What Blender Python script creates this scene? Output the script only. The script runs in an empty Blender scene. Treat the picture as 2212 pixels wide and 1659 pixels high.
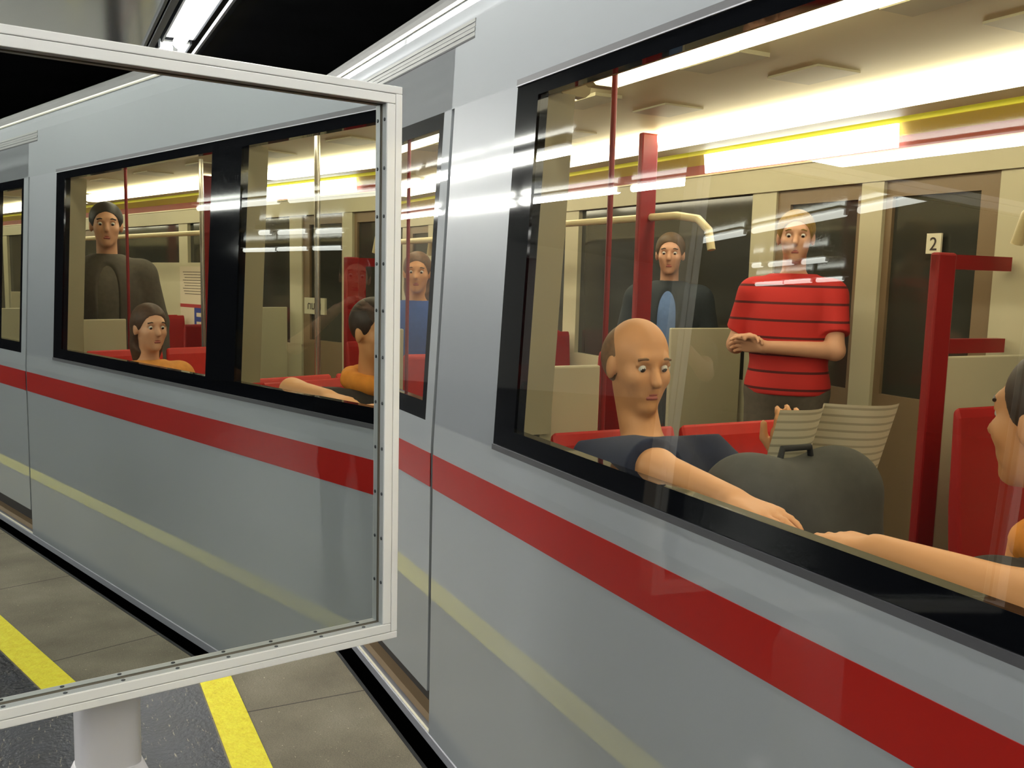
import bpy, bmesh, math, random
import numpy as np
from mathutils import Vector, Matrix
random.seed(4)
SC = bpy.context.scene
COL = SC.collection
PI = math.pi

# ------------------------------------------------------------------ materials
def lin(c):
    return tuple(((v / 255 / 12.92) if v / 255 <= .04045 else ((v / 255 + .055) / 1.055) ** 2.4) for v in c) + (1.0,)

def mat(name, rgb, rough=.5, metal=0, coat=0, emit=0, emitc=None, noise=0, nscale=20, bump=0, spec=.5, coatr=.06):
    m = bpy.data.materials.new(name); m.use_nodes = True
    nt = m.node_tree; b = nt.nodes['Principled BSDF']
    c = lin(rgb)
    b.inputs['Base Color'].default_value = c
    b.inputs['Roughness'].default_value = rough
    b.inputs['Metallic'].default_value = metal
    b.inputs['Coat Weight'].default_value = coat
    b.inputs['Coat Roughness'].default_value = coatr
    b.inputs['Specular IOR Level'].default_value = spec
    if emit:
        b.inputs['Emission Color'].default_value = lin(emitc or rgb)
        b.inputs['Emission Strength'].default_value = emit
    if noise or bump:
        tc = nt.nodes.new('ShaderNodeTexCoord'); n = nt.nodes.new('ShaderNodeTexNoise')
        n.inputs['Scale'].default_value = nscale; n.inputs['Detail'].default_value = 5
        nt.links.new(tc.outputs['Object'], n.inputs['Vector'])
        if noise:
            r = nt.nodes.new('ShaderNodeValToRGB')
            r.color_ramp.elements[0].position = .3; r.color_ramp.elements[1].position = .7
            r.color_ramp.elements[0].color = tuple(v * (1 - noise) for v in c[:3]) + (1,)
            r.color_ramp.elements[1].color = tuple(min(1, v * (1 + noise)) for v in c[:3]) + (1,)
            nt.links.new(n.outputs['Fac'], r.inputs['Fac']); nt.links.new(r.outputs['Color'], b.inputs['Base Color'])
        if bump:
            bp = nt.nodes.new('ShaderNodeBump'); bp.inputs['Strength'].default_value = bump; bp.inputs['Distance'].default_value = .01
            nt.links.new(n.outputs['Fac'], bp.inputs['Height']); nt.links.new(bp.outputs['Normal'], b.inputs['Normal'])
    return m

def thin_glass(name, tint, f0=.075):
    """single sheet pane: mix of clear transmission and mirror reflection by angle (Schlick), the same from both sides"""
    m = bpy.data.materials.new(name); m.use_nodes = True; nt = m.node_tree
    for n in list(nt.nodes): nt.nodes.remove(n)
    N = nt.nodes.new; L = nt.links.new
    o = N('ShaderNodeOutputMaterial'); mx = N('ShaderNodeMixShader'); t = N('ShaderNodeBsdfTransparent'); g = N('ShaderNodeBsdfGlossy')
    t.inputs['Color'].default_value = lin(tint); g.inputs['Roughness'].default_value = 0.003; g.inputs['Color'].default_value = (1, 1, 1, 1)
    ge = N('ShaderNodeNewGeometry'); d = N('ShaderNodeVectorMath'); d.operation = 'DOT_PRODUCT'
    L(ge.outputs['Incoming'], d.inputs[0]); L(ge.outputs['Normal'], d.inputs[1])
    def mth(op, x, y=None):
        k = N('ShaderNodeMath'); k.operation = op
        for i_, v in enumerate((x, y)):
            if v is None: continue
            if isinstance(v, (int, float)): k.inputs[i_].default_value = v
            else: L(v, k.inputs[i_])
        return k.outputs[0]
    c = mth('ABSOLUTE', d.outputs['Value']); p5 = mth('POWER', mth('SUBTRACT', 1.0, c), 5.0)
    L(mth('ADD', mth('MULTIPLY', p5, 1 - f0), f0), mx.inputs[0]); L(t.outputs[0], mx.inputs[1]); L(g.outputs[0], mx.inputs[2]); L(mx.outputs[0], o.inputs[0])
    return m

M = {}
TUBE_E = 28.0
M['body'] = mat('silver_body_paint', (146, 150, 154), .5, 0, 1.0, coatr=.02, spec=.1)
M['pillar'] = mat('darker_body_paint', (124, 128, 134), .4, 0, .5)  # slightly darker grey paint of the window pillars
M['roof'] = mat('grey_roof_paint', (44, 43, 41), .6)
M['red'] = mat('red_stripe_paint', (150, 26, 20), .5, 0, .7, coatr=.02, spec=.1)
M['black'] = mat('black_glazing_border', (8, 9, 12), .04, spec=.3)
M['rubber'] = mat('black_rubber', (18, 19, 21), .7)
M['seal'] = mat('grey_window_seal', (62, 62, 66), .45)
M['sealbright'] = mat('bright_seal_edge', (170, 170, 178), .35)
M['sill'] = mat('grey_sill_metal', (138, 139, 146), .45, .1)
M['bright'] = mat('bright_rail_metal', (245, 240, 222), .3, .3)
M['brown'] = mat('brown_threshold', (120, 100, 74), .6)
M['dark'] = mat('dark_underframe', (34, 30, 28), .8)
M['groove'] = mat('grooved_door_header', (112, 113, 110), .4, .4)
M['glass'] = thin_glass('window_glass', (236, 234, 222))
M['cream'] = mat('cream_interior', (194, 188, 160), .45, noise=.03, nscale=3)
M['ceil'] = mat('cream_ceiling', (226, 216, 176), .5, noise=.03, nscale=2)
M['taupe'] = mat('taupe_door_leaf', (128, 108, 82), .4)
M['fglass'] = mat('dark_far_glass', (58, 58, 52), .08, 0, .3)
M['carfloor'] = mat('grey_car_floor', (92, 88, 80), .6, noise=.1)
M['lamp'] = mat('lamp_diffuser', (255, 250, 230), .5, emit=7.2, emitc=(255, 247, 222))
M['lampcap'] = mat('lamp_end_cap', (230, 222, 190), .5)
M['lit'] = mat('lit_header_panel', (245, 248, 255), .5, emit=6, emitc=(240, 246, 255))
M['yellowtrim'] = mat('glowing_yellow_trim', (225, 215, 60), .4, emit=.35, emitc=(230, 220, 60))  # faint glow put into the trim colour itself
M['yband'] = mat('yellow_band', (176, 146, 30), .5)
M['rband'] = mat('red_band', (150, 52, 24), .5)
M['railm'] = mat('cream_grab_rail', (225, 212, 168), .3)
M['steel'] = mat('steel_pole', (190, 186, 180), .25, .9)
M['redpost'] = mat('red_post', (142, 28, 30), .4)
M['redseat'] = mat('red_seat', (205, 38, 26), .45, noise=.06, nscale=30)
M['redseat2'] = mat('dark_red_seat', (160, 24, 24), .5)
M['paper'] = mat('poster_paper', (214, 200, 178), .7)
M['white'] = mat('white_label', (225, 220, 195), .6)
M['ink'] = mat('dark_ink', (60, 50, 45), .7)
M['blue'] = mat('blue_print', (38, 62, 140), .6)
M['redprint'] = mat('red_print', (170, 50, 50), .6)
M['frame'] = mat('white_frame_paint', (250, 250, 248), .38, 0, .25, noise=.012, nscale=9)
M['framejoint'] = mat('frame_joint', (120, 112, 100), .7)  # darker tone of the thin joint line in the frame
M['lip'] = mat('grey_inner_lip', (196, 201, 202), .4, .2)
M['screw'] = mat('dark_screw_head', (70, 74, 78), .35, .7)
M['post'] = mat('white_post_paint', (212, 210, 214), .45, 0, .2)
M['tube'] = mat('fluorescent_tube', (255, 255, 255), .5, emit=TUBE_E, emitc=(255, 254, 246))
M['tube_fill'] = mat('fluorescent_tube_fill', (255, 255, 255), .5, emit=82, emitc=(255, 254, 246))  # strong tubes for the added fill lamps
M['tube_far'] = mat('fluorescent_tube_far', (255, 255, 255), .5, emit=110, emitc=(255, 254, 246))
M['housing'] = mat('lamp_housing', (72, 75, 80), .4, .4)
M['housingw'] = mat('white_reflector', (225, 228, 228), .4)
M['ceilpanel'] = mat('grey_metal_ceiling', (226, 229, 224), .12, .9, noise=.02, nscale=2)
M['tunnel'] = mat('dark_tunnel', (46, 46, 51), .85, noise=.25, nscale=1.5)
M['wall'] = mat('grey_station_wall', (120, 122, 120), .6, noise=.05, nscale=2)
M['wallpale'] = mat('pale_station_wall', (205, 206, 202), .6)
M['gasket'] = mat('grey_gasket', (104, 98, 86), .7)
M['reveal'] = mat('shaded_reveal', (150, 140, 112), .6)  # shade of the unlit window reveals darkened into the colour
M['skin'] = mat('skin', (216, 164, 132), .5, noise=.03, nscale=14)
M['skintan'] = mat('tanned_skin', (218, 158, 108), .5, noise=.03, nscale=14)
M['eye'] = mat('eye_white', (225, 222, 216), .2)
M['iris'] = mat('dark_iris', (46, 34, 26), .2)
M['lips'] = mat('lip_colour', (176, 96, 84), .5)

def platform_material():
    m = bpy.data.materials.new('platform_floor'); m.use_nodes = True; nt = m.node_tree; b = nt.nodes['Principled BSDF']
    N = nt.nodes.new; L = nt.links.new
    tc = N('ShaderNodeTexCoord'); sep = N('ShaderNodeSeparateXYZ'); L(tc.outputs['Object'], sep.inputs[0])
    def noise(scale, det, vec=None, rough=.55):
        n = N('ShaderNodeTexNoise'); n.inputs['Scale'].default_value = scale; n.inputs['Detail'].default_value = det
        n.inputs['Roughness'].default_value = rough
        L(vec or tc.outputs['Object'], n.inputs['Vector']); return n.outputs['Fac']
    def ramp(fac, *st):
        r = N('ShaderNodeValToRGB'); e = r.color_ramp.elements
        while len(e) < len(st): e.new(.5)
        for el, (p, c) in zip(e, st): el.position = p; el.color = c
        L(fac, r.inputs['Fac']); return r.outputs['Color']
    def mix(f, a, c, mode='MIX'):
        x = N('ShaderNodeMix'); x.data_type = 'RGBA'; x.blend_type = mode
        if isinstance(f, float): x.inputs[0].default_value = f
        else: L(f, x.inputs[0])
        L(a, x.inputs[6]); L(c, x.inputs[7]); return x.outputs[2]
    # concrete edge strip
    big = ramp(noise(3.2, 8), (.3, lin((104, 97, 82))), (.55, lin((122, 115, 98))), (.75, lin((136, 129, 112))))
    fine = ramp(noise(220, 3), (.35, (.72, .72, .72, 1)), (.65, (1.15, 1.14, 1.1, 1)))
    conc = mix(.8, big, fine, 'MULTIPLY')
    spk = ramp(noise(90, 2), (.71, (0, 0, 0, 1)), (.75, (1, 1, 1, 1)))
    white = N('ShaderNodeRGB'); white.outputs[0].default_value = lin((205, 196, 165))
    sp2 = N('ShaderNodeMath'); sp2.operation = 'MULTIPLY'; sp2.inputs[1].default_value = .8; L(spk, sp2.inputs[0])
    conc = mix(sp2.outputs[0], conc, white.outputs[0])
    # slab joints every 1.05 m
    mm = N('ShaderNodeMath'); mm.operation = 'PINGPONG'; mm.inputs[1].default_value = .525; L(sep.outputs[0], mm.inputs[0])
    jl = N('ShaderNodeMath'); jl.operation = 'LESS_THAN'; jl.inputs[1].default_value = .0035; L(mm.outputs[0], jl.inputs[0])
    jc = N('ShaderNodeRGB'); jc.outputs[0].default_value = lin((66, 62, 54))
    conc = mix(jl.outputs[0], conc, jc.outputs[0])
    # dark stone tiles
    mp = N('ShaderNodeMapping'); L(tc.outputs['Object'], mp.inputs['Vector']); mp.inputs['Rotation'].default_value = (0, 0, .5); mp.inputs['Scale'].default_value = (6, 30, 1)
    dark = ramp(noise(5, 6), (.3, lin((13, 15, 20))), (.7, lin((30, 34, 44))))
    scr = ramp(noise(2.6, 5, mp.outputs[0], .75), (.60, (0, 0, 0, 1)), (.66, (1, 1, 1, 1)))
    s3 = N('ShaderNodeMath'); s3.operation = 'MULTIPLY'; s3.inputs[1].default_value = .45; L(scr, s3.inputs[0])
    dark = mix(s3.outputs[0], dark, white.outputs[0])
    isd = N('ShaderNodeMath'); isd.operation = 'GREATER_THAN'; isd.inputs[1].default_value = -.474; L(sep.outputs[1], isd.inputs[0])
    L(mix(isd.outputs[0], conc, dark), b.inputs['Base Color'])
    rg = N('ShaderNodeMapRange'); rg.inputs[3].default_value = .8; rg.inputs[4].default_value = .3; L(isd.outputs[0], rg.inputs[0])
    L(rg.outputs[0], b.inputs['Roughness'])
    sg_ = N('ShaderNodeMapRange'); sg_.inputs[3].default_value = .3; sg_.inputs[4].default_value = .22; L(isd.outputs[0], sg_.inputs[0]); L(sg_.outputs[0], b.inputs['Specular IOR Level'])
    bp = N('ShaderNodeBump'); bp.inputs['Strength'].default_value = .35; bp.inputs['Distance'].default_value = .006
    L(noise(60, 6), bp.inputs['Height']); L(bp.outputs[0], b.inputs['Normal'])
    return m

def yellow_line_material():
    m = mat('yellow_line_paint', (236, 222, 36), .6, bump=.3, nscale=90)
    nt = m.node_tree; b = nt.nodes['Principled BSDF']; N = nt.nodes.new; L = nt.links.new
    tc = N('ShaderNodeTexCoord'); n = N('ShaderNodeTexNoise'); n.inputs['Scale'].default_value = 26; n.inputs['Detail'].default_value = 8
    n.inputs['Roughness'].default_value = .75; L(tc.outputs['Object'], n.inputs['Vector'])
    r = N('ShaderNodeValToRGB'); e = r.color_ramp.elements
    e[0].position = .27; e[0].color = lin((120, 110, 40)); e[1].position = .36; e[1].color = lin((226, 206, 24))
    x = e.new(.62); x.color = lin((240, 230, 50))
    L(n.outputs['Fac'], r.inputs['Fac']); L(r.outputs['Color'], b.inputs['Base Color']); return m

def striped(name, base, dark, period, width):
    m = mat(name, base, .8); nt = m.node_tree; b = nt.nodes['Principled BSDF']; N = nt.nodes.new; L = nt.links.new
    tc = N('ShaderNodeTexCoord'); s = N('ShaderNodeSeparateXYZ'); L(tc.outputs['Object'], s.inputs[0])
    pp = N('ShaderNodeMath'); pp.operation = 'PINGPONG'; pp.inputs[1].default_value = period / 2; L(s.outputs[2], pp.inputs[0])
    lt = N('ShaderNodeMath'); lt.operation = 'LESS_THAN'; lt.inputs[1].default_value = width / 2; L(pp.outputs[0], lt.inputs[0])
    mx = N('ShaderNodeMix'); mx.data_type = 'RGBA'; mx.inputs[6].default_value = lin(base); mx.inputs[7].default_value = lin(dark)
    L(lt.outputs[0], mx.inputs[0]); L(mx.outputs[2], b.inputs['Base Color']); return m

def map_material():
    m = mat('line_map_print', (190, 186, 150), .6); nt = m.node_tree; b = nt.nodes['Principled BSDF']; N = nt.nodes.new; L = nt.links.new
    tc = N('ShaderNodeTexCoord'); v = N('ShaderNodeTexVoronoi'); v.feature = 'DISTANCE_TO_EDGE'; v.inputs['Scale'].default_value = 7
    L(tc.outputs['Object'], v.inputs['Vector'])
    r = N('ShaderNodeValToRGB'); r.color_ramp.elements[0].position = .012; r.color_ramp.elements[0].color = lin((110, 108, 86))
    r.color_ramp.elements[1].position = .03; r.color_ramp.elements[1].color = lin((186, 182, 146))
    L(v.outputs['Distance'], r.inputs['Fac']); L(r.outputs['Color'], b.inputs['Base Color']); return m

# ------------------------------------------------------------------ mesh helpers
class MB:
    """collects boxes, quads and tubes; build() links them as one mesh object"""
    def __init__(s): s.v = []; s.f = []; s.sm = []
    def add(s, vs, fs, smooth=False):
        o = len(s.v); s.v += [tuple(p) for p in vs]; s.f += [tuple(i + o for i in f) for f in fs]; s.sm += [smooth] * len(fs); return s
    def box(s, x0, x1, y0, y1, z0, z1):
        if x0 > x1: x0, x1 = x1, x0
        if y0 > y1: y0, y1 = y1, y0
        if z0 > z1: z0, z1 = z1, z0
        vs = [(x, y, z) for x in (x0, x1) for y in (y0, y1) for z in (z0, z1)]
        return s.add(vs, [(0, 1, 3, 2), (4, 6, 7, 5), (0, 4, 5, 1), (2, 3, 7, 6), (0, 2, 6, 4), (1, 5, 7, 3)])
    def prism(s, prof, x0, x1):
        """extrude a (y,z) polygon along x"""
        n = len(prof); vs = [(x0, y, z) for y, z in prof] + [(x1, y, z) for y, z in prof]
        fs = [(i, (i + 1) % n, n + (i + 1) % n, n + i) for i in range(n)] + [tuple(range(n))[::-1], tuple(range(n, 2 * n))]
        return s.add(vs, fs)
    def tube(s, pts, r, seg=12, cap=True):
        P = [Vector(p) for p in pts]; rr = r if isinstance(r, (list, tuple)) else [r] * len(P)
        t0 = (P[1] - P[0]).normalized(); up = Vector((0, 0, 1)) if abs(t0.z) < .9 else Vector((1, 0, 0))
        a = t0.cross(up).normalized(); rings = []
        for i, p in enumerate(P):
            t = (P[min(i + 1, len(P) - 1)] - P[max(i - 1, 0)]).normalized()
            a = (a - t * a.dot(t)).normalized(); b = t.cross(a)
            rings.append([p + (a * math.cos(2 * PI * k / seg) + b * math.sin(2 * PI * k / seg)) * rr[i] for k in range(seg)])
        vs = [q for r_ in rings for q in r_]; fs = []
        for i in range(len(P) - 1):
            for k in range(seg): fs.append((i * seg + k, i * seg + (k + 1) % seg, (i + 1) * seg + (k + 1) % seg, (i + 1) * seg + k))
        s.add(vs, fs, True)
        if cap:
            s.add(rings[0], [tuple(range(seg))[::-1]]); s.add(rings[-1], [tuple(range(seg))])
        return s
    def build(s, name, m, parent=None, bevel=0, recalc=True):
        me = bpy.data.meshes.new(name); me.from_pydata(s.v, [], s.f); me.update()
        if recalc:
            bm = bmesh.new(); bm.from_mesh(me); bmesh.ops.recalc_face_normals(bm, faces=bm.faces); bm.to_mesh(me); bm.free()
        for p, f in zip(me.polygons, s.sm): p.use_smooth = f
        me.materials.append(m)
        o = bpy.data.objects.new(name, me); COL.objects.link(o)
        if parent: o.parent = parent
        if bevel:
            b = o.modifiers.new('Bevel', 'BEVEL'); b.width = bevel; b.segments = 2; b.limit_method = 'ANGLE'
        return o

def empty(name, loc, label=None, cat=None, group=None):
    o = bpy.data.objects.new(name, None); COL.objects.link(o); o.location = loc; o.empty_display_size = .1
    if label: o['label'] = label
    if cat: o['category'] = cat
    if group: o['group'] = group
    return o
def tag(o, label, cat, group=None):
    o['label'] = label; o['category'] = cat
    if group: o['group'] = group
    return o
def struct(o): o['kind'] = 'structure'; return o

# ------------------------------------------------------------------ setting
XA, XB = -15.5, 16.5
struct(MB().box(XA, XB, -1.02, 17, -.25, 0).build('floor', platform_material()))
struct(MB().box(XA, XB, -.594, -.479, .0005, .003).build('trim_1', yellow_line_material()))
e = MB(); e.prism([(-1.02, .002), (-1.02, -.05), (-1.036, -.05), (-1.04, -.012), (-1.034, 0)], XA, XB)
struct(e.build('trim_2', M['rubber']))
struct(MB().box(XA, XB, -6.0, -1.0, -1.15, -1.0).build('ground', M['tunnel']))
# ceiling: a metal panel over the platform, a dark concrete slab over the track
CZ = 2.92
cp = MB().box(XA, XB, -.60, 17, CZ, CZ + .05)
struct(cp.build('ceiling', M['ceilpanel']))
struct(MB().box(XA, XB, -6.0, -.60, 3.45, 3.6).build('ceiling_track', M['tunnel']))
tr = MB().prism([(-.60, CZ - .02), (-.615, CZ - .02), (-.615, CZ), (-.625, CZ), (-.625, CZ - .03), (-.66, CZ - .03), (-.66, CZ + .4), (-.60, CZ + .4)], XA, XB)
struct(tr.build('trim_3', M['housing']))
struct(MB().prism([(-.915, CZ - .005), (-.93, CZ - .005), (-1.10, CZ + .2), (-1.10, CZ + .22), (-.915, CZ + .02)], XA, XB).build('trim_4', M['housing']))
struct(MB().box(XA, XB, -6.1, -6.0, -1.15, 3.6).build('wall_right', M['tunnel']))
struct(MB().box(XA, XB, 17, 17.1, -.2, 3.6).build('wall_left', M['wall']))
struct(MB().box(XA - .1, XA, -6.1, 17.1, -1.15, 3.6).build('wall_back', M['tunnel']))
struct(MB().box(XB, XB + .1, -1.0, 17.1, -1.15, 3.6).build('wall_front', M['wallpale']))
struct(MB().box(XB, XB + .1, -6.1, -1.0, -1.15, 3.6).build('wall_tunnel', M['tunnel']))

# ------------------------------------------------------------------ platform lamps
def ceiling_lamp(x0, x1, y, label, group, z=CZ, wide=.1, open_=False, tm='tube'):
    t = empty('ceiling_lamp', ((x0 + x1) / 2, y, z), label, 'lamp', group)
    hx = (x1 - x0) / 2
    h = MB()
    if open_: h.box(-hx, hx, -wide, wide, 0, .06)
    else: h.prism([(-wide - .012, -.012), (-wide - .012, .06), (wide + .012, .06), (wide + .012, -.05), (wide, -.05), (wide, 0), (-wide, 0), (-wide, -.012)], -hx, hx)
    h.build('housing', M['housing'], t)
    MB().box(-hx, hx, -wide, wide, -.012, -.001).build('reflector', M['housingw'], t)
    MB().tube([(-hx + .04, 0, -.05), (hx - .04, 0, -.05)], .036, 12).build('tube', M[tm], t)
    for a in (-hx, hx - .04): MB().box(a, a + .04, -.016, .016, -.07, -.001).build('tube_holder', M['housingw'], t)
    return t
for i in range(5): ceiling_lamp(6.45 + 1.62 * i, 8.0 + 1.62 * i, -.80, 'fluorescent lamp of the edge row farther along, hidden behind the mirror', 'edge lamps behind the mirror', z=CZ + .06, wide=.09)
for i in range(3): ceiling_lamp(6.6 + 1.7 * i, 8.2 + 1.7 * i, 1.5, 'added fluorescent lamp brightening the platform ceiling, hidden behind the mirror', 'added platform lamps behind the mirror', z=CZ - .03, wide=.09, open_=True, tm='tube_fill')  # added lamps, to put a bright spot on the metal ceiling panel
xs = 6.32
k = 0
while xs > XA + 1.6:
    ceiling_lamp(xs - 1.55, xs, -.80,
                 'long fluorescent ceiling lamp glowing above the top edge of the white framed mirror' if k == 0 else
                 'fluorescent lamp in the row along the platform edge above and behind the viewpoint',
                 None if k == 0 else 'edge lamps out of frame', z=CZ + .06, wide=.09)
    xs -= 1.62; k += 1
for i in range(10):  # added fill row, set so its reflections fall on the interior lamp streak
    ceiling_lamp(-8.6 + 2.4 * i, -8.6 + 2.4 * i + 2.2, 3.0, 'added fluorescent fill lamp in a second platform row out of view', 'added fill lamps out of frame', z=CZ - .001, wide=.09, open_=True, tm='tube_fill')
for (xa, xb, y) in [(-9.75, -9.35, 4.6), (-9.25, -8.4, 4.65), (-8.25, -7.5, 4.7),
                    (-13.5, -12.2, 6.35), (-12.1, -11.0, 6.3), (-10.85, -9.9, 6.3)]:
    ceiling_lamp(xa, xb, y, 'short fluorescent lamp reflected as a white dash in the carriage windows',
                 'inner platform lamps seen as reflections', z=2.85, wide=.079, open_=True, tm='tube_far')

# ------------------------------------------------------------------ the mirror
f_px = 1991.16
yaw, pitch, roll = map(math.radians, (-26.97692911, 6.76714008, -1.51291738))
my, mt, mr = map(math.radians, (8.79819166, -.26954222, -.0417166))
CAM = Vector((0, 0, 1.55))
h0 = Vector((math.sin(my), -math.cos(my), 0)); n0 = Vector((math.cos(my), math.sin(my), 0)); zz = Vector((0, 0, 1))
nrm = n0 * math.cos(mt) + zz * math.sin(mt); up0 = zz * math.cos(mt) - n0 * math.sin(mt)
hh = h0 * math.cos(mr) + up0 * math.sin(mr); uu = up0 * math.cos(mr) - h0 * math.sin(mr)
S_M = 1.9
root = empty('platform_mirror', (0, 0, 0), 'large square white framed mirror on a post at the platform edge, reflecting the carriage', 'mirror')
# local frame of the mirror: x = right (hh), y = up (uu), z = towards the viewer (-nrm)
MM = Matrix((hh, uu, -nrm)).transposed().to_4x4(); MM.translation = CAM + nrm * S_M
root.matrix_world = MM
U1, V0, V1 = 1.0285, -.859, .419
U0 = U1 - (V1 - V0)
def ring(mb, a, b, z0, z1):
    """rectangular ring between insets a and b from the outer edge"""
    o = (U0 + a, U1 - a, V0 + a, V1 - a); i = (U0 + b, U1 - b, V0 + b, V1 - b)
    mb.box(o[0], o[1], i[3], o[3], z0, z1); mb.box(o[0], o[1], o[2], i[2], z0, z1)
    mb.box(o[0], i[0], i[2], i[3], z0, z1); mb.box(i[1], o[1], i[2], i[3], z0, z1)
FD = .028
b_ = .0385
MB().box(U0 + b_ - .004, U1 - b_ + .004, V0 + b_ - .004, V1 - b_ + .004, -.006, 0).build('mirror_glass', mat('mirror_silver', (236, 240, 238), .0, 1.0), root)
q = MB(); ring(q, 0, .0165, -.045, FD - .001); q.build('outer_frame', M['frame'], root, bevel=.0018)
q = MB(); ring(q, .0165, .0178, -.04, FD - .006); q.build('frame_joint', M['framejoint'], root)
# inner bead: top and bottom run full width, the side beads stand between them
for (x0, x1, y0, y1) in [(U0 + .0178, U1 - .0178, V1 - b_, V1 - .0178), (U0 + .0178, U1 - .0178, V0 + .0178, V0 + b_),
                         (U0 + .0178, U0 + b_, V0 + b_ + .0008, V1 - b_ - .0008), (U1 - b_, U1 - .0178, V0 + b_ + .0008, V1 - b_ - .0008)]:
    MB().box(x0, x1, y0, y1, .004, FD).build('inner_bead', M['frame'], root, bevel=.0015)
q = MB(); ring(q, b_ - .001, b_ + .0005, .006, FD - .004); q.build('inner_lip', M['lip'], root)
q = MB(); ring(q, b_ - .004, b_ + .0014, .0006, .0045); q.build('mirror_gasket', M['gasket'], root)
# screw heads on the inner lip: right side and bottom
def screw(c, ax):
    m_ = MB(); c = Vector(c); ax = Vector(ax)
    m_.tube([c, c + ax * .0012, c + ax * .002], [.0042, .0042, .0026], 10); return m_
for i in range(12):
    v = V1 - b_ - .035 - i * .1065
    screw((U1 - b_ - .0004, v, .0165), (-1, 0, 0)).build('screw', M['screw'], root)
for i in range(12):
    u = U1 - b_ - .045 - i * .1065
    screw((u, V0 + b_ + .0004, .0165), (0, 1, 0)).build('screw', M['screw'], root)
MB().box(U0 + .01, U1 - .01, V0 + .01, V1 - .01, -.05, -.012).build('back_plate', M['frame'], root)
# post with a wider sleeve, built in the mirror frame (it stands upright behind the lower edge)
cu = .405
pp = MB()
rw, rd = .062, .05
prof = []
for k in range(32):
    a = 2 * PI * k / 32; ce, se = math.cos(a), math.sin(a)
    prof.append((rw * math.copysign(abs(ce) ** .45, ce), rd * math.copysign(abs(se) ** .45, se)))
def post_ring(sx, v): return [(cu + x * sx, v, -.105 + z * sx) for x, z in prof]
def loft(mb, rings):
    n = len(rings[0]); vs = [p for r in rings for p in r]
    fs = [(i * n + k, i * n + (k + 1) % n, (i + 1) * n + (k + 1) % n, (i + 1) * n + k) for i in range(len(rings) - 1) for k in range(n)]
    mb.add(vs, fs, True); mb.add(rings[0], [tuple(range(n))[::-1]]); mb.add(rings[-1], [tuple(range(n))])
base_v = -(1.55 - .002)
loft(pp, [post_ring(1, base_v), post_ring(1, .2)]); pp.build('post', M['post'], root)
pp = MB(); loft(pp, [post_ring(1.55, base_v + .012), post_ring(1.55, -1.12), post_ring(1.05, -1.045), post_ring(1.0, -1.045)]); pp.build('post_sleeve', M['post'], root)
pp = MB(); pp.box(cu - .14, cu + .14, base_v, base_v + .014, -.22, .02); pp.build('base_plate', M['post'], root)
for v in (-.62, .05): MB().box(cu - .2, cu + .2, v - .03, v + .03, -.062, -.048).build('bracket', M['post'], root)

# ------------------------------------------------------------------ the train
TR = empty('metro_train', (0.415, -1.1, 0), 'silver grey metro carriage with a red stripe and long black-bordered windows standing along the platform', 'train')
def part(mb, name, m, parent=None, bevel=0):
    o = mb.build(name, m, parent or TR, bevel)
    return o
# parts are modelled in world coordinates: undo the root offset through the parent inverse
def P_(mb, name, m, parent=None, bevel=0, label=None):
    par = parent or TR
    o = mb.build(name, m, None, bevel); o.parent = par
    o.matrix_parent_inverse = WINV[par] if par in WINV else Matrix.Identity(4)
    if par not in WINV: o.matrix_parent_inverse = Matrix.Translation(-Vector(TR.location))
    if label: o['label'] = label
    return o
WINV = {TR: Matrix.Translation(-Vector(TR.location))}
def CH(mb, name, m, parent, bevel=0, label=None):
    """sub-part: the parent's world matrix is the identity"""
    o = mb.build(name, m, None, bevel); o.parent = parent
    if label: o['label'] = label
    return o

def ys(z): return 1.10 if z <= 1.0 else 1.10 + .05 * (z - 1.0)
def slab(mb, x0, x1, z0, z1, thick=.03, off=0.0, n=4):
    zs = [z0 + (z1 - z0) * i / n for i in range(n + 1)]
    if z0 < 1.0 < z1: zs = sorted(set(zs + [1.0]))
    prof = [(-(ys(z) - off), z) for z in zs] + [(-(ys(z) - off) - thick, z) for z in reversed(zs)]
    mb.prism(prof, x0, x1); return mb

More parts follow.
